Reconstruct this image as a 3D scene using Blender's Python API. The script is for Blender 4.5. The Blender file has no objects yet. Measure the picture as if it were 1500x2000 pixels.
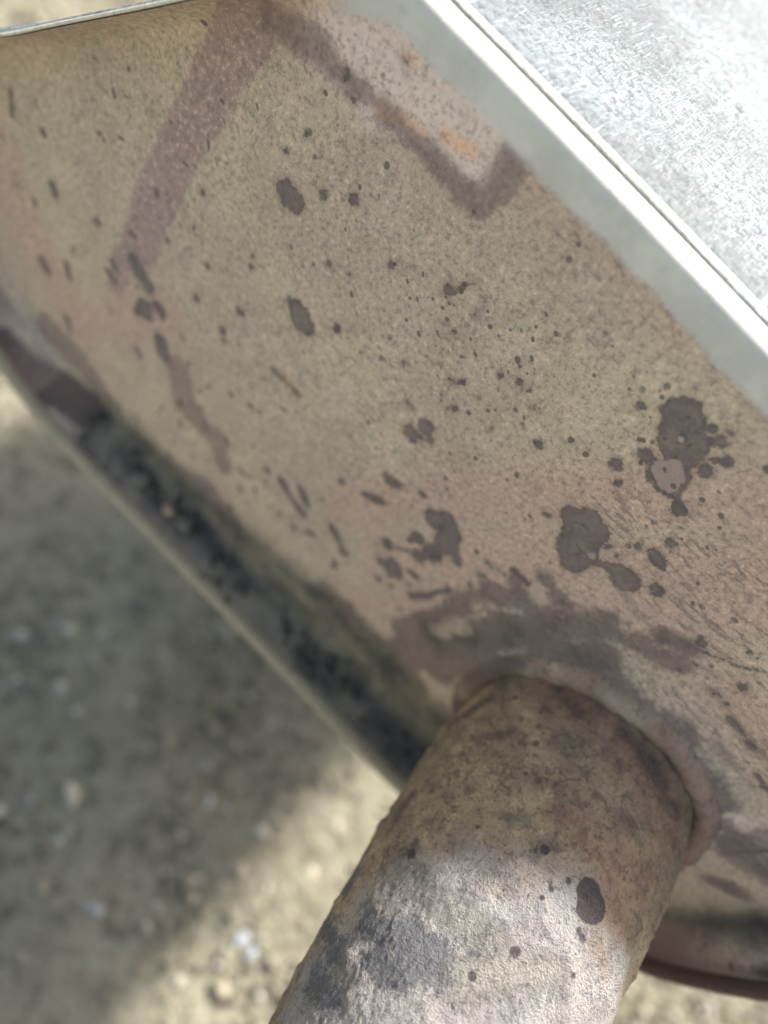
import bpy, math, random
import numpy as np
from mathutils import Matrix, Vector

# ------------------------------------------------------------------ camera, world, sun, exposure
S = bpy.context.scene
COL = S.collection
random.seed(7); RNG = np.random.default_rng(11)

N_ = np.array([-0.571, 0.516, -0.637]); N_ /= np.linalg.norm(N_)      # plate normal seen by the camera (right, down, forward)
U_ = np.array([0.70, 0.71, -0.06]); U_ -= N_ * U_.dot(N_); U_ /= np.linalg.norm(U_)
V_ = np.cross(N_, U_)
CAM_W, CAM_H = 0.0878, 0.33                                          # metres in front of the plate, above the ground
CAMPOS = np.array([0.0, -CAM_W, CAM_H])
R_ = np.array([U_, -N_, V_])                                         # camera axes -> world axes
F_ = 1500.0

cam = bpy.data.cameras.new('camera'); camo = bpy.data.objects.new('camera', cam); COL.objects.link(camo)
right, up, back = R_ @ [1, 0, 0], R_ @ [0, -1, 0], R_ @ [0, 0, -1]
M = Matrix.Identity(4)
for i in range(3):
    M[i][0], M[i][1], M[i][2], M[i][3] = right[i], up[i], back[i], CAMPOS[i]
camo.matrix_world = M
cam.sensor_fit = 'VERTICAL'; cam.sensor_height = 36; cam.lens = 27
cam.clip_start = 0.005; cam.clip_end = 200
cam.dof.use_dof = True; cam.dof.focus_distance = 0.104; cam.dof.aperture_fstop = 8.5
S.camera = camo

SUN = Vector((0.22, 0.70, 1.0)).normalized()                          # towards the sun
elev = math.asin(SUN.z); azim = math.atan2(SUN.x, SUN.y)
w = bpy.data.worlds.new('World'); S.world = w; w.use_nodes = True
nt = w.node_tree; nt.nodes.clear()
sky = nt.nodes.new('ShaderNodeTexSky'); sky.sky_type = 'NISHITA'; sky.sun_disc = False
sky.sun_elevation = elev; sky.sun_rotation = azim; sky.dust_density = 3.0; sky.ozone_density = 0.6
bg = nt.nodes.new('ShaderNodeBackground'); bg.inputs['Strength'].default_value = 0.132
wo = nt.nodes.new('ShaderNodeOutputWorld')
tint = nt.nodes.new('ShaderNodeMix'); tint.data_type = 'RGBA'; tint.blend_type = 'MULTIPLY'; tint.inputs[0].default_value = 1.0
tint.inputs[7].default_value = (1.0, 0.92, 0.79, 1)                  # milky summer haze in the sky
nt.links.new(sky.outputs[0], tint.inputs[6]); nt.links.new(tint.outputs[2], bg.inputs[0]); nt.links.new(bg.outputs[0], wo.inputs[0])
sl = bpy.data.lights.new('sun', 'SUN'); sl.energy = 4.2; sl.angle = math.radians(5.5); sl.color = (1.0, 0.96, 0.91)
so = bpy.data.objects.new('sun', sl); COL.objects.link(so)
so.rotation_euler = SUN.to_track_quat('Z', 'Y').to_euler()
so.location = (0.2, 0.9, 1.6)
S.view_settings.view_transform = 'Standard'; S.view_settings.look = 'None'
S.view_settings.gamma = 1; S.view_settings.use_curve_mapping = False
S.view_settings.exposure = 1.26
S.render.engine = 'CYCLES'

# ------------------------------------------------------------------ measuring helpers
def ray(px, py):
    return R_ @ np.array([(px - 750) / F_, (py - 1000) / F_, 1.0])
def at_w(px, py, wv=0.0):                      # point on the plane wv metres in front of the end plate
    r = ray(px, py); t = (-wv - CAMPOS[1]) / r[1]; return CAMPOS + r * t, t
def at_z(px, py, z=0.0):
    r = ray(px, py); t = (z - CAMPOS[2]) / r[2]; return CAMPOS + r * t, t
PIPE_C = np.array([0.0492, 0.2145]); PIPE_R = 0.0216
def pipe_centre(wv):
    k = np.clip(wv - 0.02, 0, None); q = np.where(k < 0.07, k * k, 0.0049 + 0.14 * (k - 0.07))
    return PIPE_C[0] + 2.6 * q, PIPE_C[1] - 4.0 * q
def on_pipe(px, py):
    r = ray(px, py); a = r[0]**2 + r[2]**2
    cx, cz = PIPE_C
    for _ in range(6):
        ox, oz = CAMPOS[0] - cx, CAMPOS[2] - cz
        b = 2 * (ox * r[0] + oz * r[2]); c = ox * ox + oz * oz - PIPE_R**2
        d = b * b - 4 * a * c
        t = (-b - math.sqrt(max(d, 0))) / (2 * a)
        cx, cz = pipe_centre(np.array(-(CAMPOS[1] + r[1] * t)))
    return CAMPOS + r * t, t
def capsules(lst, hit):
    out = []
    for e in lst:
        if len(e) == 3: x0, y0, r = e; x1, y1 = x0, y0
        else: x0, y0, x1, y1, r = e
        p, t = hit(x0, y0); q, t2 = hit(x1, y1)
        out.append((p, q, r / F_ * 0.5 * (t + t2)))
    return out
def field(P, caps, foreshort=1.12):
    f = np.full(len(P), 0.02)
    for p, q, r in caps:
        d = q - p; L = d.dot(d); r = r * foreshort
        m = 0.5 * (p + q); h = 0.5 * math.sqrt(L) + r + 0.006
        idx = np.nonzero(np.abs(P - m).max(1) < h)[0]
        if len(idx) == 0: continue
        X = P[idx]
        t = np.clip(((X - p) @ d) / L, 0, 1)[:, None] if L > 1e-12 else 0.0
        dist = np.linalg.norm(X - (p + t * d), axis=1) - r
        f[idx] = np.minimum(f[idx], dist)
    return f * 1000.0                               # millimetres, negative inside

# ------------------------------------------------------------------ mesh + tagging helpers
def mesh_obj(name, verts, faces, mat, parent=None, smooth=True):
    me = bpy.data.meshes.new(name)
    me.from_pydata([tuple(v) for v in verts] if not isinstance(verts, np.ndarray) else verts.tolist(), [], faces if isinstance(faces, list) else faces.tolist())
    me.update()
    if smooth: me.polygons.foreach_set('use_smooth', [True] * len(me.polygons))
    if mat: me.materials.append(mat)
    o = bpy.data.objects.new(name, me); COL.objects.link(o)
    if parent: o.parent = parent; o.matrix_parent_inverse = parent.matrix_world.inverted()
    return o
def tag(o, label=None, cat=None, group=None, kind=None):
    if label: o['label'] = label
    if cat: o['category'] = cat
    if group: o['group'] = group
    if kind: o['kind'] = kind
    return o
def attr(o, name, data):
    a = o.data.attributes.new(name, 'FLOAT', 'POINT')
    a.data.foreach_set('value', np.asarray(data, dtype=np.float32))
def grid_faces(nr, nc, closed=True):
    i = np.arange(nr - 1)[:, None] * nc; n = nc if closed else nc - 1
    j = np.arange(n)[None, :]; k = (j + 1) % nc
    return np.stack([i + j, i + k, i + nc + k, i + nc + j], -1).reshape(-1, 4)

# ------------------------------------------------------------------ node helpers
class NB:
    def __init__(s, name):
        s.m = bpy.data.materials.new(name); s.m.use_nodes = True; s.t = s.m.node_tree
        s.b = s.t.nodes['Principled BSDF']
        s.co = s.t.nodes.new('ShaderNodeTexCoord').outputs['Object']
    def n(s, ty, **kw):
        x = s.t.nodes.new(ty)
        for k, v in kw.items(): setattr(x, k, v)
        return x
    def put(s, sock, v):
        if isinstance(v, bpy.types.NodeSocket): s.t.links.new(v, sock)
        elif isinstance(v, (tuple, list)) and sock.type == 'RGBA' and len(v) == 3: sock.default_value = (*v, 1)
        else: sock.default_value = v
    def math(s, op, a, b=0.0, clamp=False):
        x = s.n('ShaderNodeMath', operation=op, use_clamp=clamp); s.put(x.inputs[0], a); s.put(x.inputs[1], b); return x.outputs[0]
    def noise(s, scale, detail=4, rough=0.6, vec=None, dist=0.0):
        x = s.n('ShaderNodeTexNoise'); s.put(x.inputs['Vector'], vec or s.co)
        x.inputs['Scale'].default_value = scale; x.inputs['Detail'].default_value = detail
        x.inputs['Roughness'].default_value = rough; x.inputs['Distortion'].default_value = dist
        return x.outputs['Fac']
    def vor(s, scale, feature='F1', vec=None, rnd=1.0):
        x = s.n('ShaderNodeTexVoronoi', feature=feature); s.put(x.inputs['Vector'], vec or s.co)
        x.inputs['Scale'].default_value = scale; x.inputs['Randomness'].default_value = rnd
        return x
    def ramp(s, v, a, b, c=0.0, d=1.0, smooth=True):
        x = s.n('ShaderNodeMapRange', interpolation_type='SMOOTHSTEP' if smooth else 'LINEAR')
        s.put(x.inputs['Value'], v)
        for k, q in zip(('From Min', 'From Max', 'To Min', 'To Max'), (a, b, c, d)): s.put(x.inputs[k], q)
        return x.outputs['Result']
    def mix(s, f, a, b, mode='MIX'):
        x = s.n('ShaderNodeMix', data_type='RGBA', blend_type=mode)
        s.put(x.inputs[0], f); s.put(x.inputs[6], a); s.put(x.inputs[7], b); return x.outputs[2]
    def at(s, name):
        x = s.n('ShaderNodeAttribute'); x.attribute_name = name; return x.outputs['Fac']
    def bump(s, h, strength, dist, nrm=None):
        x = s.n('ShaderNodeBump'); x.inputs['Strength'].default_value = strength; x.inputs['Distance'].default_value = dist
        s.put(x.inputs['Height'], h)
        if nrm: s.put(x.inputs['Normal'], nrm)
        return x.outputs[0]
    def scaled(s, sx, sy, sz, rot=(0, 0, 0)):
        x = s.n('ShaderNodeMapping'); s.put(x.inputs[0], s.co); x.inputs['Scale'].default_value = (sx, sy, sz)
        x.inputs['Rotation'].default_value = rot; return x.outputs[0]
    def mask(s, name, amp, edge, nz=None, off=0.0):       # 1 inside the stain, ragged by noise
        f = s.math('ADD', s.at(name), s.math('MULTIPLY', s.math('SUBTRACT', nz, 0.5), amp))
        return s.ramp(f, off - edge, off + edge, 1.0, 0.0)
    def out(s, col, rough, metal=0.0, nrm=None, spec=0.5):
        s.put(s.b.inputs['Base Color'], col); s.put(s.b.inputs['Roughness'], rough); s.put(s.b.inputs['Metallic'], metal)
        s.b.inputs['Specular IOR Level'].default_value = spec
        if nrm: s.put(s.b.inputs['Normal'], nrm)
        return s.m

def lin(r, g, b, k=1.0):
    f = lambda c: ((c / 255 + 0.055) / 1.055) ** 2.4 if c > 10 else c / 255 / 12.92
    return (f(r) * k, f(g) * k, f(b) * k)

# ------------------------------------------------------------------ materials
def plate_material():
    b = NB('weathered_muffler_skin')
    n1 = b.noise(28, 5, 0.65); n2 = b.noise(160, 5, 0.65); n3 = b.noise(1150, 4, 0.8); n4 = b.noise(2600, 3, 0.8); n5 = b.noise(420, 4, 0.7, dist=1.2)
    base = b.mix(b.ramp(n1, 0.35, 0.65), lin(160, 150, 122), lin(147, 138, 117))
    base = b.mix(b.ramp(n2, 0.45, 0.72, 0, 0.45), base, lin(132, 126, 104))
    base = b.mix(b.ramp(n2, 0.52, 0.30, 0, 0.35), base, lin(176, 156, 136))
    pink = b.mask('pink', 4.0, 0.5, b.noise(120, 6, 0.75))
    base = b.mix(b.math('MULTIPLY', pink, 0.85), base, b.mix(n5, lin(140, 120, 110), lin(120, 104, 98)))
    blush = b.mask('blush', 14.0, 5.0, b.noise(60, 5, 0.6))
    base = b.mix(b.math('MULTIPLY', blush, 0.52), base, b.mix(n5, lin(172, 140, 122), lin(146, 120, 104)))
    pale = b.mask('pale', 6.0, 3.0, n2)
    base = b.mix(b.math('MULTIPLY', pale, 0.7), base, lin(190, 176, 160))
    tan = b.mask('tan', 3.0, 0.9, n2)
    base = b.mix(b.math('MULTIPLY', tan, 0.6), base, lin(196, 150, 98))
    # fine grain, pores and light crumbs
    base = b.mix(b.ramp(n3, 0.50, 0.64, 0, 0.62), base, lin(98, 90, 78))
    base = b.mix(b.ramp(n5, 0.52, 0.66, 0, 0.28), base, lin(106, 98, 84))
    base = b.mix(b.ramp(n3, 0.46, 0.34, 0, 0.5), base, lin(194, 180, 148))
    base = b.mix(b.ramp(n4, 0.58, 0.74, 0, 0.5), base, lin(88, 80, 70))
    pv = b.vor(330); pore = b.ramp(pv.outputs['Distance'], 0.10, 0.20, 1, 0)
    pm = b.math('MULTIPLY', pore, b.ramp(b.noise(90, 2), 0.52, 0.62))
    base = b.mix(b.math('MULTIPLY', pm, 0.8), base, lin(72, 64, 58))
    streak = b.noise(1.0, 4, 0.7, vec=b.scaled(300, 300, 1100, (0, math.radians(32), 0)))
    sm = b.math('MULTIPLY', b.ramp(streak, 0.52, 0.60), b.mask('flow', 10, 5, n2))
    base = b.mix(b.math('MULTIPLY', sm, 0.6), base, lin(92, 78, 72))
    base = b.mix(1.0, base, (1.80, 1.69, 1.90), 'MULTIPLY')
    clean = base
    mauve = b.mask('mauve', 6.5, 0.9, b.noise(150, 7, 0.85))
    base = b.mix(b.math('MULTIPLY', mauve, 0.72), base, b.mix(b.ramp(n5, 0.35, 0.65), lin(146, 128, 120), lin(120, 104, 98)))
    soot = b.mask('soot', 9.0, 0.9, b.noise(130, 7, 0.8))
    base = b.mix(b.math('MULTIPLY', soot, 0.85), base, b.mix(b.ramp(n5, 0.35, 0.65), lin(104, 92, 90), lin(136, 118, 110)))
    grime_shade = b.mask('grime_shade', 8.0, 4.2, b.noise(70, 5, 0.65))
    base = b.mix(b.math('MULTIPLY', grime_shade, 0.88), base, b.mix(b.ramp(b.noise(110, 4, 0.6), 0.38, 0.6), lin(56, 60, 58), lin(112, 108, 92)))
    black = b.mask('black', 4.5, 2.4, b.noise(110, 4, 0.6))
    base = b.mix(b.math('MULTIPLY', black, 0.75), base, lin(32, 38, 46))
    mar = b.mask('maroon', 4.0, 1.2, b.noise(90, 4, 0.6))
    base = b.mix(b.math('MULTIPLY', mar, 0.9), base, lin(88, 70, 68))
    dark = b.mask('dark', 3.2, 0.2, b.noise(480, 6, 0.85))
    crack = b.ramp(b.vor(230, 'DISTANCE_TO_EDGE').outputs['Distance'], 0.0, 0.05, 1, 0)
    crk = b.math('MULTIPLY', crack, b.ramp(b.at('dark'), -1.6, -2.6))
    base = b.mix(b.math('MULTIPLY', b.mask('isle', 8.0, 1.0, b.noise(150, 6, 0.8)), 0.7), base, clean)
    dcol = b.mix(n3, lin(116, 105, 104), lin(104, 94, 94))
    halo = b.ramp(b.at('dark'), 0.1, 1.1, 0.35, 0.0)
    base = b.mix(halo, base, lin(150, 130, 118))
    rimd = b.math('MULTIPLY', b.ramp(b.at('dark'), -0.9, -0.1), 0.45)
    dcol = b.mix(rimd, dcol, lin(82, 72, 74))
    dcol = b.mix(b.ramp(n4, 0.55, 0.68, 0, 0.5), dcol, lin(140, 128, 124))
    dcol = b.mix(b.ramp(n5, 0.50, 0.62, 0, 0.45), dcol, lin(134, 118, 112))
    dcol = b.mix(b.math('MULTIPLY', crk, 0.7), dcol, lin(62, 54, 54))
    base = b.mix(b.math('MULTIPLY', dark, b.ramp(b.noise(200, 5, 0.8), 0.36, 0.6, 0.74, 0.94)), base, dcol)
    flake = b.mask('flake', 0.8, 0.15, n3)
    base = b.mix(flake, base, b.mix(n3, lin(178, 158, 148), lin(160, 142, 132)))
    spk = b.mask('speck', 0.5, 0.08, n3)
    base = b.mix(b.math('MULTIPLY', spk, 0.85), base, lin(98, 88, 84))
    band = b.math('MULTIPLY', b.mask('lipd', 2.6, 0.7, b.noise(110, 5, 0.7)), b.at('lip'))
    base = b.mix(band, base, b.mix(b.ramp(b.noise(45, 5, 0.7), 0.36, 0.66), lin(200, 198, 190), lin(222, 219, 208)))  # pale lip metal, with skylight on the rolled edge put into its colour
    brown = b.at('lipbrown')
    base = b.mix(b.math('MULTIPLY', brown, b.ramp(n1, 0.35, 0.55)), base, lin(150, 124, 114))
    h = b.math('ADD', b.math('MULTIPLY', n3, 0.6), b.math('MULTIPLY', n4, 0.25))
    h = b.math('ADD', h, b.math('MULTIPLY', n2, 0.8))
    h = b.math('SUBTRACT', h, b.math('MULTIPLY', pm, 0.8))
    h = b.math('ADD', h, b.math('MULTIPLY', dark, 0.30)); h = b.math('SUBTRACT', h, b.math('MULTIPLY', crk, 0.6))
    h = b.math('MULTIPLY', h, b.math('SUBTRACT', 1.0, b.math('MULTIPLY', band, 0.6)))
    rough = b.math('ADD', b.ramp(n3, 0.3, 0.7, 0.55, 0.8), b.math('MULTIPLY', band, 0.1))
    return b.out(base, rough, b.math('MULTIPLY', band, 0.15), b.bump(h, 0.75, 0.00042), 0.45)

def pipe_material():
    b = NB('scaled_exhaust_pipe')
    n1 = b.noise(45, 5, 0.65); n2 = b.noise(190, 5, 0.7); n3 = b.noise(1300, 4, 0.8); n4 = b.noise(2600, 3, 0.8)
    base = b.mix(b.ramp(n1, 0.4, 0.6), lin(150, 134, 112), lin(118, 105, 90))
    base = b.mix(b.ramp(n2, 0.48, 0.62, 0, 0.5), base, lin(96, 84, 76))
    m1 = b.noise(420, 5, 0.75, dist=0.6); m2 = b.noise(260, 6, 0.8)
    base = b.mix(b.ramp(m1, 0.52, 0.62, 0, 0.6), base, lin(92, 82, 72))
    base = b.mix(b.ramp(m2, 0.52, 0.62, 0, 0.55), base, lin(158, 148, 120))
    red = b.mask('red', 9.0, 4.0, b.noise(80, 5, 0.7))
    base = b.mix(b.math('MULTIPLY', red, 0.75), base, b.mix(b.ramp(n2, 0.4, 0.62), lin(134, 106, 92), lin(110, 84, 74)))
    base = b.mix(1.0, base, (2.5, 2.38, 2.12), 'MULTIPLY')
    scale_ = b.mask('scale', 13.0, 4.5, b.noise(90, 6, 0.7))
    base = b.mix(b.math('MULTIPLY', scale_, 0.85), base, b.mix(b.ramp(n2, 0.4, 0.6), lin(162, 160, 162), lin(192, 190, 187)))
    grey = b.mask('grey', 13.0, 0.6, b.noise(260, 8, 0.9))
    base = b.mix(b.math('MULTIPLY', grey, 0.85), base, b.mix(n3, lin(104, 104, 110), lin(126, 126, 132)))
    orange = b.mask('orange', 4.0, 1.6, n2)
    base = b.mix(b.math('MULTIPLY', orange, 0.55), base, lin(158, 124, 92))
    cream = b.mask('cream', 12.0, 0.8, b.noise(240, 8, 0.9))
    base = b.mix(b.math('MULTIPLY', cream, 0.7), base, lin(168, 162, 150))
    base = b.mix(b.ramp(m1, 0.56, 0.64, 0, 0.4), base, lin(112, 104, 100))
    soot = b.mask('soot', 8.0, 1.2, b.noise(180, 7, 0.85))
    base = b.mix(b.math('MULTIPLY', soot, 0.8), base, b.mix(n2, lin(96, 84, 80), lin(124, 108, 100)))
    base = b.mix(b.ramp(n3, 0.52, 0.66, 0, 0.6), base, lin(92, 84, 80))
    base = b.mix(b.ramp(n3, 0.45, 0.30, 0, 0.5), base, lin(196, 188, 178))
    pv = b.vor(300); pm = b.math('MULTIPLY', b.ramp(pv.outputs['Distance'], 0.12, 0.22, 1, 0), b.ramp(b.noise(80, 2), 0.55, 0.63))
    base = b.mix(b.math('MULTIPLY', pm, 0.75), base, lin(70, 58, 56))
    dark = b.mask('dark', 1.2, 0.2, b.noise(600, 4, 0.65))
    base = b.mix(b.math('MULTIPLY', dark, 0.92), base, b.mix(n3, lin(96, 84, 84), lin(76, 68, 70)))
    h = b.math('ADD', b.math('MULTIPLY', n3, 1.2), b.math('MULTIPLY', n4, 0.6)); h = b.math('ADD', h, b.math('MULTIPLY', n2, 0.5))
    h = b.math('ADD', h, b.math('MULTIPLY', dark, 0.35)); h = b.math('SUBTRACT', h, b.math('MULTIPLY', pm, 0.8))
    h = b.math('ADD', h, b.math('MULTIPLY', cream, 0.3)); h = b.math('SUBTRACT', h, b.math('MULTIPLY', b.ramp(m1, 0.52, 0.62), 0.35))
    return b.out(base, b.ramp(n4, 0.35, 0.6, 0.42, 0.85), 0.0, b.bump(h, 1.0, 0.0008), 0.5)

def weld_material():
    b = NB('heat_stained_weld')
    n1 = b.noise(60, 4, 0.6); n2 = b.noise(260, 6, 0.8); n3 = b.noise(1100, 4, 0.8)
    base = b.mix(b.ramp(n1, 0.4, 0.6), lin(196, 178, 150), lin(166, 142, 122))
    red = b.mask('red', 8.0, 3.0, n2)
    base = b.mix(b.math('MULTIPLY', red, 0.7), base, lin(164, 128, 112))
    base = b.mix(b.ramp(n2, 0.48, 0.62, 0, 0.7), base, lin(112, 92, 86))
    base = b.mix(b.ramp(n3, 0.54, 0.66, 0, 0.5), base, lin(96, 84, 78))
    soot = b.mask('soot', 8.0, 1.6, n2)
    base = b.mix(b.math('MULTIPLY', soot, 0.8), base, lin(92, 80, 78))
    h = b.math('ADD', n2, b.math('MULTIPLY', n3, 0.7))
    return b.out(base, 0.7, 0.0, b.bump(h, 0.9, 0.0008), 0.4)

def shell_material():
    b = NB('scratched_bright_steel')
    n1 = b.noise(40, 5, 0.6); n3 = b.noise(900, 4, 0.75); n4 = b.noise(2400, 3, 0.7)
    sc = None; wv_ = b.n('ShaderNodeVectorMath', operation='ADD')
    nz = b.n('ShaderNodeTexNoise'); b.put(nz.inputs['Vector'], b.co); nz.inputs['Scale'].default_value = 35
    sv = b.n('ShaderNodeVectorMath', operation='SCALE'); b.put(sv.inputs[0], nz.outputs['Color']); sv.inputs['Scale'].default_value = 0.006
    b.put(wv_.inputs[0], b.co); b.put(wv_.inputs[1], sv.outputs[0]); warp = wv_.outputs[0]
    for k, (ang, s1, s2) in enumerate(((25, 4900, 90), (65, 5300, 130), (-38, 4600, 160), (35, 5600, 110), (48, 5100, 75), (-70, 4400, 180), (85, 4700, 125))):
        mp = b.n('ShaderNodeMapping'); b.put(mp.inputs[0], warp); mp.inputs['Scale'].default_value = (s1, s2, 1); mp.inputs['Rotation'].default_value = (0, 0, math.radians(ang))
        x = b.noise(1.0, 3, 0.6, vec=mp.outputs[0])
        l = b.math('MULTIPLY', b.ramp(x, 0.60, 0.70), b.ramp(b.noise(90 + 23 * k, 3), 0.42, 0.62))
        sc = l if sc is None else b.math('MAXIMUM', sc, l)
    base = b.mix(b.ramp(n1, 0.35, 0.65), lin(88, 94, 96), lin(118, 126, 130))
    base = b.mix(b.ramp(n3, 0.47, 0.60, 0, 0.8), base, lin(58, 64, 66))
    base = b.mix(sc, base, lin(215, 228, 238))
    pv = b.vor(130); spot = b.math('MULTIPLY', b.ramp(pv.outputs['Distance'], 0.08, 0.15, 1, 0), b.ramp(b.noise(90, 2), 0.50, 0.56))
    base = b.mix(b.math('MULTIPLY', spot, 0.85), base, lin(50, 56, 56))
    h = b.math('ADD', b.math('MULTIPLY', n3, 0.7), b.math('MULTIPLY', n4, 0.5)); h = b.math('SUBTRACT', h, b.math('MULTIPLY', sc, 0.6))
    rough = b.math('SUBTRACT', 0.52, b.math('MULTIPLY', sc, 0.15))
    return b.out(base, rough, 0.35, b.bump(h, 0.9, 0.0004), 0.5)

def seam_material():
    b = NB('crusty_rolled_seam')
    n2 = b.noise(300, 5, 0.7); n3 = b.noise(1100, 4, 0.75); n0 = b.noise(25, 3)
    base = b.mix(b.ramp(n0, 0.4, 0.6), lin(240, 238, 222), lin(230, 226, 206))
    base = b.mix(b.ramp(n2, 0.56, 0.7, 0, 0.35), base, lin(124, 116, 98))
    base = b.mix(b.ramp(n3, 0.55, 0.68, 0, 0.6), base, lin(86, 84, 78))
    sz = b.n('ShaderNodeSeparateXYZ'); b.put(sz.inputs[0], b.co)
    base = b.mix(b.ramp(sz.outputs[2], 0.21, 0.19), base, b.mix(n2, lin(204, 192, 158), lin(150, 138, 114)))
    base = b.mix(b.math('MULTIPLY', b.ramp(sz.outputs[0], 0.055, 0.07), b.ramp(sz.outputs[2], 0.26, 0.24)), base, b.mix(n2, lin(118, 98, 88), lin(82, 68, 62)))
    return b.out(base, 0.6, 0.1, b.bump(b.math('ADD', n2, n3), 0.8, 0.0005), 0.5)

def ground_material():
    b = NB('packed_sandy_ground')
    n0 = b.noise(7, 4, 0.6); n1 = b.noise(30, 5, 0.65); n2 = b.noise(140, 5, 0.7); n3 = b.noise(520, 4, 0.7)
    base = b.mix(b.ramp(n0, 0.4, 0.62), (0.265, 0.245, 0.172), (0.32, 0.30, 0.22))
    base = b.mix(b.ramp(n1, 0.50, 0.66, 0, 0.45), base, (0.15, 0.14, 0.09))
    base = b.mix(b.ramp(n1, 0.42, 0.30, 0, 0.4), base, (0.27, 0.215, 0.18))
    base = b.mix(b.ramp(n2, 0.50, 0.62, 0, 0.7), base, (0.10, 0.095, 0.07))
    base = b.mix(b.ramp(n2, 0.46, 0.36, 0, 0.5), base, (0.42, 0.38, 0.29))
    base = b.mix(b.ramp(n3, 0.56, 0.68, 0, 0.6), base, (0.14, 0.14, 0.12))
    base = b.mix(b.ramp(n3, 0.42, 0.30, 0, 0.7), base, (0.44, 0.42, 0.35))
    h = b.math('ADD', b.math('MULTIPLY', n2, 1.5), n3)
    return b.out(base, 0.9, 0.0, b.bump(h, 0.9, 0.003), 0.3)

def stone_material(name, c1, c2, rough=0.75, sc=350):
    b = NB(name); n = b.noise(sc, 4, 0.65)
    g = b.n('ShaderNodeObjectInfo').outputs['Random']
    base = b.mix(b.ramp(n, 0.35, 0.65), c1, c2)
    return b.out(base, rough, 0.0, b.bump(n, 0.6, 0.0006), 0.4)

def grit_material():
    b = NB('mixed_grit')
    r = b.at('tint')
    base = b.mix(b.ramp(r, 0.0, 0.5, 0, 1, False), (0.10, 0.092, 0.066), (0.27, 0.24, 0.17))
    base = b.mix(b.ramp(r, 0.72, 0.92, 0, 1, False), base, (0.48, 0.46, 0.38))
    return b.out(base, 0.45, 0.0, None, 0.6)

MW = weld_material()
MP, MI, MS, MSEAM, MG = plate_material(), pipe_material(), shell_material(), seam_material(), ground_material()

# ------------------------------------------------------------------ ground
def make_ground():
    xs = np.concatenate([[-60, -20, -6, -2], np.linspace(-0.9, 0.9, 320), [2, 6, 20, 60]])
    ys = np.concatenate([[-60, -20, -6, -2], np.linspace(-0.7, 0.9, 300), [2, 6, 20, 60]])
    X, Y = np.meshgrid(xs, ys)
    Z = np.zeros_like(X)
    for k in range(26):
        a = RNG.uniform(0, 6.28); fr = RNG.uniform(8, 120); ph = RNG.uniform(0, 6.28)
        Z += 0.0035 / fr**0.62 * np.sin(fr * (X * math.cos(a) + Y * math.sin(a)) + ph + 2 * np.sin(fr * 0.4 * (X * math.sin(a) - Y * math.cos(a))))
    Z *= (np.abs(X) < 1) & (np.abs(Y) < 1)
    return tag(mesh_obj('ground', np.stack([X, Y, Z], -1).reshape(-1, 3), grid_faces(len(ys), len(xs), False), MG), kind='structure')
make_ground()

# ------------------------------------------------------------------ muffler
muf = bpy.data.objects.new('muffler', None); COL.objects.link(muf); muf.location = (0, 0, 0.17)
tag(muf, 'weathered tan car muffler with stained end plate and thick round exhaust pipe', 'muffler')
bpy.context.view_layer.update()

LIP = 0.010
ctrl = [(-.038, -.0366), (-.015, -.0374), (.012, -.0386), (.045, -.0405), (.077, -.051), (.0945, -.072), (.0968, -.098), (.0945, -.118), (.0870, -.1375), (.068, -.1495),
        (.037, -.1560), (0, -.1570), (-.04, -.1572), (-.075, -.1570), (-.0940, -.1525), (-.112, -.143), (-.124, -.122), (-.116, -.095), (-.094, -.0755), (-.066, -.0515), (-.0585, -.0445), (-.0525, -.0392), (-.0465, -.0366)]
def spline(pts, n):
    P = np.array(pts); m = len(P); out = []
    for i in range(m):
        p0, p1, p2, p3 = P[i - 1], P[i], P[(i + 1) % m], P[(i + 2) % m]
        d01, d12, d23 = (np.linalg.norm(q - p) ** 0.5 for p, q in ((p0, p1), (p1, p2), (p2, p3)))
        t0, t1 = 0, d01; t2 = t1 + d12; t3 = t2 + d23
        for t in np.linspace(t1, t2, 40, endpoint=False):
            A1 = (t1 - t) / (t1 - t0) * p0 + (t - t0) / (t1 - t0) * p1
            A2 = (t2 - t) / (t2 - t1) * p1 + (t - t1) / (t2 - t1) * p2
            A3 = (t3 - t) / (t3 - t2) * p2 + (t - t2) / (t3 - t2) * p3
            B1 = (t2 - t) / (t2 - t0) * A1 + (t - t0) / (t2 - t0) * A2
            B2 = (t3 - t) / (t3 - t1) * A2 + (t - t1) / (t3 - t1) * A3
            out.append((t2 - t) / (t2 - t1) * B1 + (t - t1) / (t2 - t1) * B2)
    out = np.array(out); seg = np.linalg.norm(np.roll(out, -1, 0) - out, axis=1); s = np.concatenate([[0], np.cumsum(seg)])
    c = np.vstack([out, out[:1]]); q = np.linspace(0, s[-1], n, endpoint=False)
    return np.stack([np.interp(q, s, c[:, k]) for k in range(2)], 1)
NT = 1500
OUT = spline(ctrl, NT); OUT[:, 1] += CAM_H
tg = np.roll(OUT, -1, 0) - np.roll(OUT, 1, 0); tg /= np.linalg.norm(tg, axis=1)[:, None]
NRM = np.stack([-tg[:, 1], tg[:, 0]], 1)
if ((OUT - OUT.mean(0)) * NRM).sum(1).mean() < 0: NRM = -NRM
for _ in range(60): NRM = (np.roll(NRM, 1, 0) + NRM + np.roll(NRM, -1, 0)) / 3
NRM /= np.linalg.norm(NRM, axis=1)[:, None]

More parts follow.
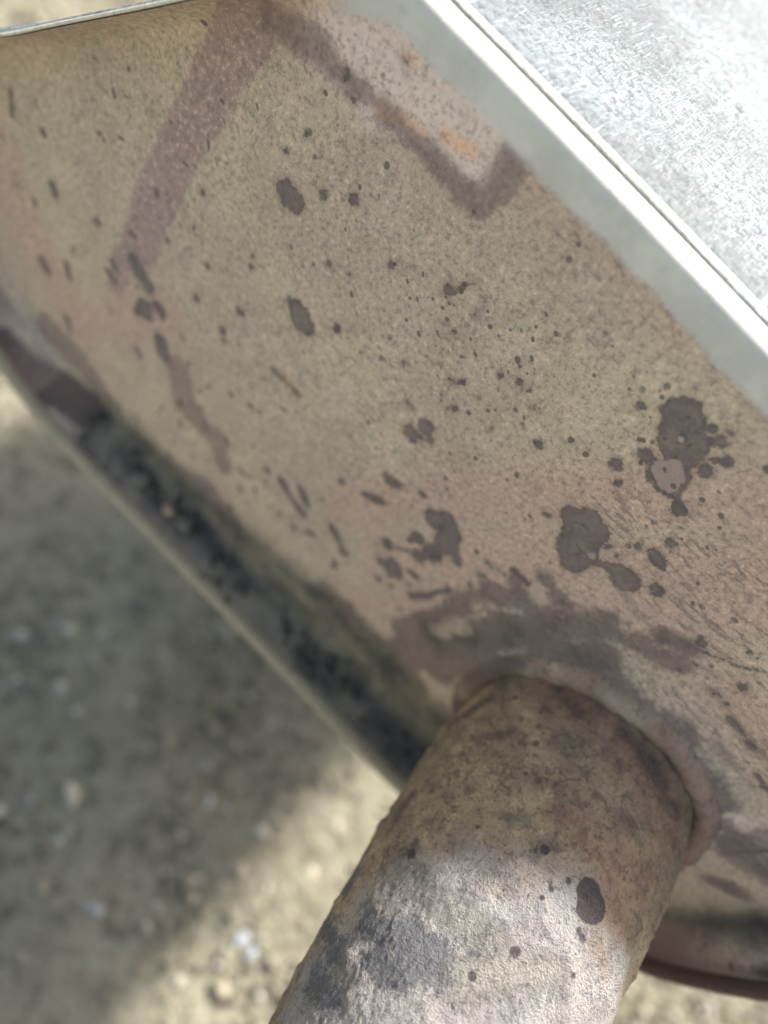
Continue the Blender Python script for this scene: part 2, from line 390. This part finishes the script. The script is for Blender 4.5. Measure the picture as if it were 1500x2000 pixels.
TOP = np.clip((NRM[:, 1] - 0.3) / 0.5, 0, 1) * np.clip((OUT[:, 0] + 0.061) / 0.011, 0, 1)
UPL = np.clip((NRM[:, 1] - 0.1) / 0.4, 0, 1) * np.clip((-0.051 - OUT[:, 0]) / 0.008, 0, 1)
def smooth_ring(a, n=40):
    for _ in range(n): a = (np.roll(a, 1) + a + np.roll(a, -1)) / 3
    return a
TOP = smooth_ring(TOP); UPL = smooth_ring(UPL)
LW = LIP * (1 - TOP) - 0.0034 * TOP                                    # how far the rim stands in front of the panel

# ---- end plate: domed panel, concave fillet, standing lip
def make_plate():
    C = np.array([0.0, CAM_H - 0.095]); inner = OUT - NRM * 0.0
    D = OUT - C; L = np.linalg.norm(D, axis=1); cosang = np.abs((D * NRM).sum(1)) / L
    nr = 400; s = np.concatenate([np.linspace(0.004, 0.86, 250), np.linspace(0.8612, 1.0, 150)])
    P2 = C + s[:, None, None] * D[None]
    d = (1 - s)[:, None] * (L * cosang)[None]
    toppy = TOP[None]; upl = UPL[None]
    Wd = 0.0085 - 0.0012 * toppy - 0.0050 * upl
    q = np.clip((Wd - d) / Wd, 0, 1)
    conc = LIP * (1 - np.sqrt(np.clip(1 - q**2, 0, 1)))
    conv = -0.0034 * (0.12 * q**2 + 0.88 * (1 - np.sqrt(np.clip(1 - (q * 0.997)**13, 0, 1))) / 0.80)
    h = conc * (1 - toppy) + conv * toppy
    h = h + 0.0016 * (1 - np.exp(-d / 0.03)) - 0.0016 * (1 - np.exp(-np.minimum(d, Wd) / 0.03))
    # sweep of the panel up towards the pipe neck
    dp = np.hypot(P2[..., 0] - PIPE_C[0], P2[..., 1] - PIPE_C[1])
    h = h + 0.0016 * np.exp(-np.clip(dp - 0.0245, 0, None) / 0.004) * (d > 0.0005)
    ph = 0.00035 * np.sin(P2[..., 0] * 90 + 1) * np.sin(P2[..., 1] * 75) + 0.00012 * np.sin(P2[..., 0] * 310 + P2[..., 1] * 260)
    h = h + ph * np.clip(d / 0.02, 0, 1)
    V = np.stack([P2[..., 0], -h, P2[..., 1]], -1).reshape(-1, 3)
    F = grid_faces(nr, NT).tolist(); F.append(list(range(NT))[::-1])
    o = mesh_obj('end_plate', V, F, MP, muf)
    return o, V, d.reshape(-1), np.broadcast_to(toppy, d.shape).reshape(-1)
plate, PV, PD, PT = make_plate()
on_plate = lambda x, y: at_w(x, y, 0.0005)

dark = [(1385,1340,1420,1370,4),(1425,1400,1480,1460,6),(1400,1440,1430,1480,4),(1480,1510,1500,1540,6),(1440,1662,1500,1665,4),(1355,1290,1400,1320,3),(1375,1270,1440,1300,2),(1440,1300,1480,1308,2),(1297,917,1306,944,25),(1320,912,1324,932,20),(560,368,20),(570,385,24),(578,392,20),(632,382,9),(692,387,11),(561,296,5),(598,262,4),
 (262,508,272,530,13),(275,535,292,562,15),(285,604,20),(308,600,316,608,13),(270,608,9),(582,598,18),(592,618,25),(605,634,18),(575,588,12),(662,638,9),(632,630,640,634,4),
 (440,645,9),(440,665,6),(315,665,322,690,15),(540,718,560,735,8),(560,735,590,765,10),(625,741,9),(592,743,8),(471,760,6),(455,768,6),(512,800,6),(495,790,7),(545,815,555,818,5),(497,752,5),
 (803,838,16),(812,850,13),(835,832,16),(825,852,10),(842,856,9),(880,740,890,743,5),(895,745,906,745,6),(765,519,8),(888,648,6),(928,615,6),(645,515,6),(685,532,4),(792,706,7),
 (875,566,12),(895,564,930,550,3),(979,733,7),(1017,747,8),(1055,865,8),(876,797,6),(890,793,8),(800,783,806,793,9),(754,790,5),(782,788,6),(733,767,6),(960,834,4),(1044,794,5),
 (765,930,782,943,13),(785,943,800,948,7),(828,963,9),(805,952,820,957,3),(718,965,735,972,9),(738,975,750,978,8),(672,937,9),(525,917,8),(553,938,558,950,9),(558,952,578,985,6),(578,985,592,1002,8),(588,952,600,985,7),
 (650,1028,662,1050,8),(664,1050,675,1080,6),(652,1105,6),(605,1040,612,1045,6),(575,1030,5),
 (852,1012,22),(868,1022,28),(880,1040,24),(872,1060,26),(845,1080,20),(820,1085,14),(800,1075,775,1068,3),(757,1062,12),(893,1090,893,1096,9),(745,1095,10),(768,1108,20),(775,1120,13),(800,1115,818,1128,5),(740,1130,6),(800,1140,5),
 (805,1163,840,1160,8),(840,1158,880,1152,5),(953,1095,965,1105,5),(965,1107,985,1117,4),(940,1120,948,1123,6),(920,1140,6),(1008,1113,1030,1135,7),
 (1316,805,24),(1340,805,28),(1352,825,22),(1325,835,34),(1325,860,36),(1345,870,36),(1340,892,24),(1305,885,13),(1370,862,1395,862,7),(1405,865,13),(1390,840,8),(1418,842,1428,846,5),(1425,848,7),(1260,889,13),(1272,900,1272,935,6),(1345,915,1340,945,7),(1375,921,14),(1392,898,1402,900,7),(1418,902,11),(1322,962,1325,978,4),(1325,985,10),(1326,997,15),(1205,905,12),(1206,940,8),(1252,793,8),(1278,925,1282,950,3),(1282,950,1315,965,3),(1480,750,6),(1455,790,1475,795,3),
 (1125,1008,26),(1150,1010,24),(1138,1030,38),(1165,1038,26),(1130,1070,38),(1120,1092,24),(1140,1100,14),(1180,1042,12),(1072,1003,8),(1080,1005,1100,1010,3),(1160,1098,1195,1105,8),(1195,1110,12),(1212,1118,22),(1230,1130,22),(1222,1135,22),(1205,1085,6),(1226,1155,1226,1168,3),(1245,1066,6),(1190,1065,8),
 (1280,1080,12),(1286,1092,14),(1292,1103,8),(1311,1057,11),(1286,1152,14),(1246,1193,1250,1196,5),(1255,1198,1264,1202,5),(1450,1342,10),(1446,1336,5),(1370,1253,8),(1463,1275,5),
 (785,116,8),(790,146,5),(783,24,10),(677,148,9),(688,198,5),(385,581,8),(195,432,9),(105,362,112,378,8),(82,512,90,530,11),(133,515,137,540,7),(20,180,24,225,5),(222,512,230,525,7),(215,530,228,548,7),(128,620,132,645,6),
 (398,375,5),(308,378,4),(296,220,4),(180,116,5),(495,500,4),(493,520,5),(408,520,4),(330,470,5),(470,605,478,608,8),(475,672,6),(270,680,276,692,8),(360,660,5),(635,1195,12),(705,1225,9)]
mauve = [(1420,1660,1500,1640,22),(1400,1720,1450,1750,16),(1300,1240,1345,1262,16),(1410,1600,1450,1650,12),(1400,1450,1470,1530,10),(525,35,640,112,24),(640,112,745,215,13),(745,215,900,372,19),(900,372,938,396,24),(1008,262,1050,298,20),(1002,290,955,380,20),(1025,290,975,370,26),(1050,300,1085,330,6),(1480,1000,1485,1002,1),(1440,1680,1500,1720,20),(350,725,365,790,28),(370,790,415,850,22),(425,850,435,905,20),(350,700,352,720,10),(400,960,440,1010,28),(330,920,400,960,22),(440,1010,465,1060,18),(90,640,180,740,26),(180,740,230,800,12),(640,1160,660,1200,24),(930,770,935,772,1)]
pinkb = [(1080,330,1220,470,16),(1220,470,1330,590,8),(500,15,480,60,62),(480,60,420,150,56),(420,150,350,290,50),(350,290,300,400,48),(300,400,270,490,42),(520,30,620,110,30),(620,110,745,215,22),(745,215,900,370,22),(900,370,935,395,26),(935,400,1005,270,26),(1005,262,1050,305,26),(945,205,1000,240,8),(1050,300,1150,400,14),(240,500,230,560,20)]
blush = [(1060,340,1480,740,50),(0,330,110,560,70),(60,450,160,640,60),(160,620,330,620,50),(680,1000,900,960,60),(860,950,1500,1000,70),(760,1080,1500,1120,80),(1100,1180,1500,1200,70),(1350,1250,1500,1450,70),(700,1180,840,1180,40),(1440,600,1500,760,60),(560,20,760,60,30)]
pale = [(640,60,880,200,60),(740,180,950,260,50),(880,260,920,330,35),(1350,1600,1440,1600,20)]
tan = [(745,215,820,262,10),(860,262,885,275,9),(895,285,920,295,12),(795,118,812,122,10)]
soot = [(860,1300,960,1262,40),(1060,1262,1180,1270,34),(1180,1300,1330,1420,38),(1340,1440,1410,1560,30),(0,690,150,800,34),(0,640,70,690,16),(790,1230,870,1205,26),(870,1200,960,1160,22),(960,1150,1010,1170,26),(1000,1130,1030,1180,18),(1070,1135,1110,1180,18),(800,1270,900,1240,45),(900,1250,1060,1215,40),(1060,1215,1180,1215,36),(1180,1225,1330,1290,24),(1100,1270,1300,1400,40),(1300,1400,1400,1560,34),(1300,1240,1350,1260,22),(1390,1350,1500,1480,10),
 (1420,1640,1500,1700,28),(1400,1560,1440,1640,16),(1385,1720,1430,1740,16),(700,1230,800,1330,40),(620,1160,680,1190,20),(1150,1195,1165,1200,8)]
flow = [(1200,1000,1500,1150,70),(1300,1150,1500,1300,70),(1180,1280,1400,1420,50),(1400,1400,1500,1500,50),(1000,420,1200,520,30),(1100,450,1400,700,20)]
grime_shade = [(400,990,640,1190,34),(640,1190,790,1340,52),(760,1330,850,1400,50),(250,890,330,960,24),(320,970,420,1080,26),(420,1080,560,1220,46),(560,1200,700,1330,56),(700,1330,860,1440,66),(860,1240,1060,1240,26),(1060,1250,1160,1280,20),(0,655,170,800,14),(1280,1800,1520,1800,26)]  # lip dirt, plus soft shade painted up the lower panel towards the pipe
flake = [(1295,917,1306,942,20),(1318,910,1322,930,15),(1310,927,22),(1158,1082,9)]
isle = [(865,1228,905,1216,17),(930,1185,965,1180,9),(1180,1290,1200,1300,8),(1340,1520,1345,1560,8)]

c3 = lambda l, f=on_plate: capsules(l, f)
attr(plate, 'dark', field(PV, c3(dark)))
sp = []
for k in range(950):
    x, y = RNG.uniform(0, 1500), RNG.uniform(0, 1350)
    if RNG.uniform() < 0.55: x, y = RNG.normal(850, 330), RNG.normal(820, 220)
    r = 1.6 + RNG.exponential(1.3); l = RNG.uniform(0, 6) if x > 600 else RNG.uniform(4, 18); a = RNG.normal(1.2, 0.3)
    sp.append((x, y, x + l * math.cos(a), y + l * math.sin(a), r))
attr(plate, 'speck', field(PV, c3(sp)))
attr(plate, 'mauve', field(PV, c3(mauve), 1.3)); attr(plate, 'pink', field(PV, c3(pinkb))); attr(plate, 'blush', field(PV, c3(blush)))
attr(plate, 'pale', field(PV, c3(pale))); attr(plate, 'tan', field(PV, c3(tan))); attr(plate, 'soot', field(PV, c3(soot))); attr(plate, 'flow', field(PV, c3(flow)))
REL = (PV - CAMPOS) @ R_                                             # photo layout of the panel surface, to find the spot a stain sits on
PX = REL[:, 0] / REL[:, 2] * F_ + 750; PY = REL[:, 1] / REL[:, 2] * F_ + 1000
def on_surf(x, y):
    d2 = (PX - x) ** 2 + (PY - y) ** 2; k = np.nonzero(d2 < max(16.0, d2.min() + 9))[0]; k = k[np.argmin(REL[k, 2])]
    return PV[k], REL[k, 2]
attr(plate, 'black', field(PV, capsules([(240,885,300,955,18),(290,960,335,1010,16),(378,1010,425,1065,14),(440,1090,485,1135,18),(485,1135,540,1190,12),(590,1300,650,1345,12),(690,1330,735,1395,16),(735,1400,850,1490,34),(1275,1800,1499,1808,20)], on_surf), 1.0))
attr(plate, 'maroon', field(PV, capsules([(2,665,50,725,36),(50,725,165,800,38),(1250,1862,1499,1900,12)], on_surf), 1.0))
attr(plate, 'isle', field(PV, c3(isle)))
attr(plate, 'flake', field(PV, c3(flake)))
# dirt, with soft shade painted up the panel, lies in the fillet of the lower and right side and round the foot of the pipe
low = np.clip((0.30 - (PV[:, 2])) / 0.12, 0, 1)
gr = field(PV, c3(grime_shade))
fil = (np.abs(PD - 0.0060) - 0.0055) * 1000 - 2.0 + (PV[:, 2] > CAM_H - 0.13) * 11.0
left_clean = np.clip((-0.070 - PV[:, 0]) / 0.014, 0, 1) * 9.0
attr(plate, 'grime_shade', np.minimum(gr, fil + left_clean))
band = np.clip((0.0088 - PD) / 0.0012, 0, 1) * (PT > 0.4)
attr(plate, 'lip', np.clip((PT - 0.3) / 0.4, 0, 1)); attr(plate, 'lipd', (PD - 0.0052) * 1000)
attr(plate, 'lipbrown', np.clip((0.0048 - PD) / 0.0015, 0, 1) * np.clip((0.21 - PV[:, 2]) / 0.01, 0, 1) * ((PV[:, 0] > 0.06) | (PV[:, 0] < -0.085)))

# ---- rolled seam: crest between lip and shell
def sweep(profile, mat, name, parent, jitter=0.0):                    # profile: (outward, w) pairs, closed
    K = len(profile); V = []
    ja = np.zeros(NT)
    for k in range(1, 14): ja += np.sin(np.arange(NT) / NT * 2 * math.pi * int(RNG.integers(8, 170)) + RNG.uniform(0, 6)) * jitter
    for o_, w_ in profile:
        p = OUT + NRM * ((o_ + ja * (w_ > LIP - 0.0006)) * (1 - 0.8 * UPL - 0.35 * TOP) - 0.0008 * TOP)[:, None]
        V.append(np.stack([p[:, 0], -(LW - 0.0012 * TOP + (w_ - LIP) * (1 - 0.8 * UPL - 0.5 * TOP)), p[:, 1]], 1))
    V = np.array(V + [V[0]])
    return mesh_obj(name, V[:-1].reshape(-1, 3), np.vstack([grid_faces(K, NT), np.stack([(K - 1) * NT + np.arange(NT), (K - 1) * NT + (np.arange(NT) + 1) % NT, (np.arange(NT) + 1) % NT, np.arange(NT)], -1)]), mat, parent)
r0 = 0.0010
prof = [(0.0008 + 0.0012 * math.cos(a), LIP - 0.0010 + 0.0019 * math.sin(a)) for a in np.linspace(2 * math.pi, 0, 22, endpoint=False)]
sweep(prof, MSEAM, 'rolled_seam', muf, 0.000012)

# ---- shell
def make_shell():
    rows = []
    offs = [(-0.0002, LIP - 0.0012), (0.0008, LIP - 0.0030), (0.0009, LIP - 0.0060), (0.0009, LIP - 0.0075)] + [(0.0008, wv) for wv in np.linspace(-0.0145, -0.36, 60)] + [(-0.004, -0.368), (-0.03, -0.372)]
    for o_, wv in offs:
        p = OUT + NRM * (o_ - 0.0007 * TOP)[:, None]; rows.append(np.stack([p[:, 0], np.full(NT, -wv) if wv < -0.012 else -(LW + wv - LIP), p[:, 1]], 1))
    V = np.array(rows)[:, ::3]; n = V.shape[1]
    F = grid_faces(len(offs), n).tolist(); F.append(list(range((len(offs) - 1) * n, len(offs) * n)))
    return mesh_obj('shell', V.reshape(-1, 3), F, MS, muf)
make_shell()

# ---- exhaust pipe with swollen neck
def make_pipe():
    nT = 720
    ws = np.concatenate([np.linspace(0.0008, 0.03, 140), np.linspace(0.0302, 0.100, 330), np.linspace(0.1005, 0.115, 30), np.linspace(0.117, 0.30, 50)])
    th = np.linspace(0, 2 * math.pi, nT, endpoint=False)
    W, T = np.meshgrid(ws, th, indexing='ij')
    R = PIPE_R - 0.0014 * np.clip((W - 0.028) / 0.05, 0, 1) + 0.0008 * np.exp(-((W - 0.017) / 0.012) ** 2) - 0.0003 * np.exp(-((W - 0.004) / 0.003) ** 2)
    for k in range(30):
        a = RNG.integers(2, 30); fr = RNG.uniform(60, 900); ph = RNG.uniform(0, 6.28)
        R = R + 0.00005 / (1 + a / 8) * np.sin(a * T + fr * W + ph)
    # small crusts standing off the surface
    for k in range(420):
        t0 = RNG.uniform(0, 6.28); w0 = RNG.uniform(0.012, 0.115); s = 0.00025 + min(RNG.exponential(0.0003), 0.0012)
        i0, i1 = np.searchsorted(ws, [w0 - 3 * s, w0 + 3 * s])
        dt = (T[i0:i1] - t0 + math.pi) % (2 * math.pi) - math.pi
        R[i0:i1] += 0.42 * s * np.exp(-((dt * PIPE_R) ** 2 + (W[i0:i1] - w0) ** 2) / s**2)
    def soft(n):
        g = RNG.normal(size=W.shape)
        for _ in range(n): g = (g + np.roll(g, 1, 0) + np.roll(g, 1, 1) + np.roll(g, -1, 0) + np.roll(g, -1, 1)) / 5
        return g / g.std()
    gate = np.clip((W - 0.012) / 0.02, 0.25, 1) * (W < 0.112)
    R = R + gate * (0.000028 * soft(1) + 0.000028 * soft(6) + 0.00003 * np.clip(soft(14), -0.5, 3))
    cx, cz = pipe_centre(W)
    V = np.stack([cx + R * np.cos(T), -W, cz + R * np.sin(T)], -1).reshape(-1, 3)
    # open end: wall thickness turned inwards
    e = V[-nT:].copy(); cxe, cze = pipe_centre(ws[-1]); ee = e.copy(); ee[:, 0] = cxe + (e[:, 0] - cxe) * 0.93; ee[:, 2] = cze + (e[:, 2] - cze) * 0.93
    e2 = ee.copy(); e2[:, 1] += 0.12
    V = np.vstack([V, ee, e2])
    o = mesh_obj('exhaust_pipe', V, grid_faces(len(ws) + 2, nT), MI, muf)
    A = lambda n_, l: attr(o, n_, field(V, capsules(l, on_pipe), 1.05))
    A('red', [(1080,1350,1300,1560,50),(1230,1480,1290,1600,60),(1150,1650,1250,1700,50),(1120,1600,1200,1760,40)])
    A('scale', [(780,1780,1100,1840,110),(640,1960,1150,1960,150),(900,1700,1000,1720,50),(1080,1880,1150,2000,60)])
    A('grey', [(720,1810,800,1840,34),(800,1840,850,1880,45),(720,1870,790,1900,30),(900,1850,960,1835,12),(840,1900,950,1850,12),(700,1640,680,1720,26),(630,1800,650,1850,24),(600,1900,640,1960,26)])
    A('orange', [(1180,1790,1230,1830,18),(1170,1850,1190,1900,14),(1215,1590,1225,1620,10),(950,1735,957,1745,6),(1045,1648,1070,1655,9)])
    A('cream', [(760,1700,830,1740,20),(720,1760,760,1770,14),(880,1770,960,1850,30),(650,1880,680,1930,16),(900,1900,1080,1900,30),(960,1690,12),(1130,1560,1000,1600,2)])
    A('soot', [(900,1340,980,1320,14),(890,1420,960,1370,20),(985,1330,985,1400,10),(1090,1350,1130,1400,14),(1220,1440,1290,1530,22),(1290,1560,1320,1580,14),(950,1450,990,1440,16),(760,1620,800,1560,10),(750,1670,800,1650,10),(1040,1660,1080,1655,8),(1210,1600,1240,1640,6)])
    A('dark', [(1150,1745,28),(1158,1770,30),(1148,1775,24),(1135,1820,1142,1835,9),(1010,1858,11),(1065,1660,9),(1078,1735,6),(1060,1752,4),(895,1770,5),(1095,1800,4),(1120,1905,5),(800,1665,12),(795,1672,7),(935,1615,4),(1040,1920,4),(900,1735,5),(845,1745,5),(1250,1700,1262,1720,4),(1305,1690,1312,1675,4)])
    return o
pipe = make_pipe()

def make_bead():
    n = 900; m = 14; V = []
    for i in range(n):
        a = 2 * math.pi * i / n
        rr = 0.0231 + 0.00025 * math.sin(9 * a + 1) + 0.00012 * math.sin(31 * a) + 0.0001 * math.sin(84 * a)
        tr = 0.0024 + 0.00012 * math.sin(23 * a + 1) * math.sin(7 * a) + 0.00025 * math.sin(3 * a + 2) + 0.00004 * math.sin(40 * a)
        for j in range(m):
            b_ = 2 * math.pi * j / m
            r = rr + tr * math.cos(b_); V.append((PIPE_C[0] + r * math.cos(a), -(0.0022 + tr * 0.95 * math.sin(b_)), PIPE_C[1] + r * math.sin(a)))
    V = np.array(V)
    o = mesh_obj('weld_bead', V, np.stack([np.stack([(np.arange(n)[:, None] * m + np.arange(m)), (np.arange(n)[:, None] * m + (np.arange(m) + 1) % m), (((np.arange(n) + 1) % n)[:, None] * m + (np.arange(m) + 1) % m), (((np.arange(n) + 1) % n)[:, None] * m + np.arange(m))], -1)], 0).reshape(-1, 4), MW, pipe)
    on = lambda x, y: at_w(x, y, 0.005)
    for n_, l in (('red', [(1300,1440,1380,1580,30),(1380,1580,1330,1690,40)]), ('soot', [(895,1330,1010,1290,24),(870,1450,890,1380,20),(1030,1285,1045,1330,7),(1265,1400,1300,1440,8)]), ('cream', [(1050,1290,1200,1345,34),(1200,1345,1320,1450,26),(1320,1450,1370,1560,10)])):
        attr(o, n_, field(V, capsules(l, on)))
    for n_ in ('scale', 'grey', 'orange', 'dark'): attr(o, n_, np.full(len(V), 20.0))
    return o
make_bead()

# ------------------------------------------------------------------ stones
def rock_mesh(r, seed, sub=3, squash=(1, 1, 1), amp=0.28):
    import bmesh
    bm = bmesh.new(); bmesh.ops.create_icosphere(bm, subdivisions=sub, radius=1.0)
    g = np.random.default_rng(seed); D = g.normal(size=(12, 3)); D /= np.linalg.norm(D, axis=1)[:, None]; C = g.uniform(0.62, 0.95, 12)
    for v in bm.verts:
        p = np.array(v.co); 
        for d_, c_ in zip(D, C):
            k = p.dot(d_)
            if k > c_: p = p - d_ * (k - c_) * 0.85
        p = p * (1 + amp * 0.25 * math.sin(4 * p[0] + seed) * math.sin(5 * p[1] + 2 * seed))
        v.co = Vector(p * np.array(squash) * r)
    V = np.array([v.co[:] for v in bm.verts]); F = [[v.index for v in f.verts] for f in bm.faces]; bm.free()
    return V, F

CREAM = stone_material('cream_stone', (0.48, 0.42, 0.30), (0.60, 0.54, 0.42))
GREYS = stone_material('grey_stone', (0.22, 0.23, 0.23), (0.42, 0.43, 0.43))
PALE = stone_material('pale_stone', (0.36, 0.35, 0.31), (0.50, 0.49, 0.44))
BLUE = stone_material('blue_grey_stone', (0.22, 0.25, 0.28), (0.40, 0.43, 0.46))
DIRT = stone_material('dark_dirt', (0.05, 0.053, 0.052), (0.12, 0.115, 0.09), 0.95, 500)
def pebble(px, py, rpx, mat, label, squash=(1, 1, 0.8), seed=0, z=0.0, rot=0.0):
    c, t = at_z(px, py, z); r = rpx / F_ * t * 0.82
    V, F = rock_mesh(r, seed, 3, squash)
    o = mesh_obj('pebble', V, F, mat); o.location = (c[0], c[1], c[2] + r * squash[2] * 0.6); o.rotation_euler = (0, 0, rot)
    return tag(o, label, 'pebble', 'loose pebbles on the shaded ground')
pebble(138, 1556, 24, CREAM, 'cream pointed pebble, largest light stone on the shaded ground at left', (0.75, 1.25, 0.8), 3, rot=1.1)
pebble(188, 1525, 13, GREYS, 'small grey pebble just above the cream pointed stone', seed=5)
pebble(62, 1566, 11, PALE, 'small white pebble left of the cream pointed stone', seed=8)
pebble(202, 1612, 12, PALE, 'pale round pebble below and right of the cream pointed stone', seed=9)
pebble(182, 1775, 24, GREYS, 'oblong dark grey pebble lying low on the left ground', (1.3, 0.8, 0.7), 12, rot=0.5)
pebble(95, 1858, 15, CREAM, 'yellowish flat pebble near the lower left corner', (1.2, 0.9, 0.6), 15)
pebble(376, 1757, 14, CREAM, 'cream round pebble beside a reddish stain in the middle of the ground', seed=18)
pebble(458, 1698, 16, PALE, 'white angular pebble near the edge of the sunlit ground', seed=21)
pebble(405, 1567, 14, PALE, 'pale double lobed pebble under the muffler edge', (0.8, 1.4, 0.8), 24, rot=0.3)
pebble(392, 1495, 12, GREYS, 'brownish grey pebble nearest the dark muffler edge', seed=27)
pebble(320, 1538, 13, PALE, 'whitish pebble between cream stone and double lobed stone', seed=28)
pebble(470, 1835, 17, BLUE, 'upper half of a split blue grey stone in sunlight', (0.8, 1.3, 0.7), 30, rot=-0.5)
pebble(488, 1862, 14, BLUE, 'lower half of a split blue grey stone in sunlight', (0.9, 1.2, 0.7), 33, rot=-0.2)
pebble(605, 1705, 17, CREAM, 'buff pebble on bright ground beside the pipe', seed=36)

def make_gravel():
    n = 36000
    import bmesh
    bm = bmesh.new(); bmesh.ops.create_icosphere(bm, subdivisions=1, radius=1.0)
    B = np.array([v.co[:] for v in bm.verts]); BF = np.array([[v.index for v in f.verts] for f in bm.faces]); bm.free()
    x = RNG.uniform(-0.55, 0.55, n); y = RNG.uniform(-0.22, 0.5, n)
    r = np.exp(RNG.normal(math.log(0.00115), 0.45, n)); r = np.clip(r, 0.0004, 0.0032)
    Sx = RNG.uniform(0.7, 1.35, (n, 3)); J = RNG.uniform(0.8, 1.2, (n, len(B)))
    ang = RNG.uniform(0, 6.28, n); c, s = np.cos(ang)[:, None], np.sin(ang)[:, None]
    P = B[None] * Sx[:, None] * J[..., None] * r[:, None, None]
    V = np.stack([x[:, None] + c * P[..., 0] - s * P[..., 1], y[:, None] + s * P[..., 0] + c * P[..., 1], 0.0008 + r[:, None] * 0.25 + P[..., 2]], -1)
    F = (np.arange(n)[:, None, None] * len(B) + BF[None]).reshape(-1, 3)
    o = mesh_obj('gravel', V.reshape(-1, 3), F, grit_material(), smooth=True)
    attr(o, 'tint', np.repeat(RNG.uniform(0, 1, n) ** 1.3, len(B)))
    tag(o, 'fine mixed grit scattered over the ground', 'gravel', kind='stuff')
make_gravel()

# ------------------------------------------------------------------ dirt and bits caught in the lower lip
def ledge(px, py, wv):                                                # on the inner face of the lower lip
    p, t = at_w(px, py, wv); return p, t
def make_dirt():
    V, F, off = [], [], 0
    for k in range(130):
        u = RNG.uniform(-0.074, 0.045); wv = abs(RNG.normal(0.0035, 0.002)) + 0.0006
        dens = 0.35 + 0.65 * (math.sin(u * 160 + 1.2) > 0.1)
        if RNG.uniform() > dens: continue
        z = CAM_H - 0.1567 + 0.0002 + 0.0075 * (1 - math.sqrt(max(0, 1 - (1 - min(wv / LIP, 1)) ** 2))) + 0.001
        if u < -0.075: z += 0.0015 * (-(u + 0.075)) / 0.01
        r = RNG.uniform(0.0004, 0.0015)
        v, f = ROCKS[k % 6]
        V.append(v * r + np.array([u, -wv, z])); F += [[i + off for i in q] for q in f]; off += len(v)
    o = mesh_obj('caked_dirt', np.vstack(V), F, DIRT)
    tag(o, 'dark crumbly dirt caked in the lower lip of the end plate', 'dirt', kind='stuff')
ROCKS = [rock_mesh(1.0, 40 + i, 2, (1, 0.9, 0.8)) for i in range(6)]
make_dirt()
TAN = stone_material('rusty_stone', (0.22, 0.14, 0.10), (0.34, 0.28, 0.22))
OLIVE = stone_material('olive_stone', (0.08, 0.08, 0.065), (0.17, 0.17, 0.14))
for px, py, rp, mt, lab in ((318, 1022, 17, TAN, 'rusty tan stone chip lodged in the lower lip'), (363, 1016, 20, OLIVE, 'upright grey stone chip beside the rusty one in the lip'),
                            (270, 945, 22, OLIVE, 'olive stone lump at the upper end of the lip dirt'), (448, 1085, 12, OLIVE, 'small olive stone chip further down the lip dirt'), (700, 1355, 14, OLIVE, 'grey green stone chip in the lip nearest the pipe')):
    p, t = at_w(px, py, 0.005); r = rp / F_ * t
    V, F = rock_mesh(r, int(px), 3, (0.9, 0.8, 1.0))
    z = max(p[2], CAM_H - 0.1545 + r * 0.5)
    o = mesh_obj('stone_chip', V, F, mt); o.location = (p[0], -0.0045, CAM_H - 0.1553 + r * 0.75)
    tag(o, lab, 'stone', 'stone chips lodged in the lip')
WARM = stone_material('sand_grain', (0.60, 0.48, 0.28), (0.70, 0.60, 0.42))
WHITE = stone_material('white_crumb', (0.36, 0.31, 0.28), (0.44, 0.38, 0.34))
for px, py, rp, mt, lab in ((590, 899, 6, WARM, 'golden sand grain stuck to the left middle of the end plate'), (800, 541, 3.5, WARM, 'tiny pale grain stuck high on the end plate'),
                            (1331, 857, 8, WHITE, 'pinkish white crumb on the big dark splash at right')):
    p, t = at_w(px, py, 0.0012); r = rp / F_ * t
    V, F = rock_mesh(r, int(px), 2, (1, 0.7, 1)); o = mesh_obj('sand_grain', V, F, mt); o.location = p
    tag(o, lab, 'grain', 'grains stuck to the end plate')
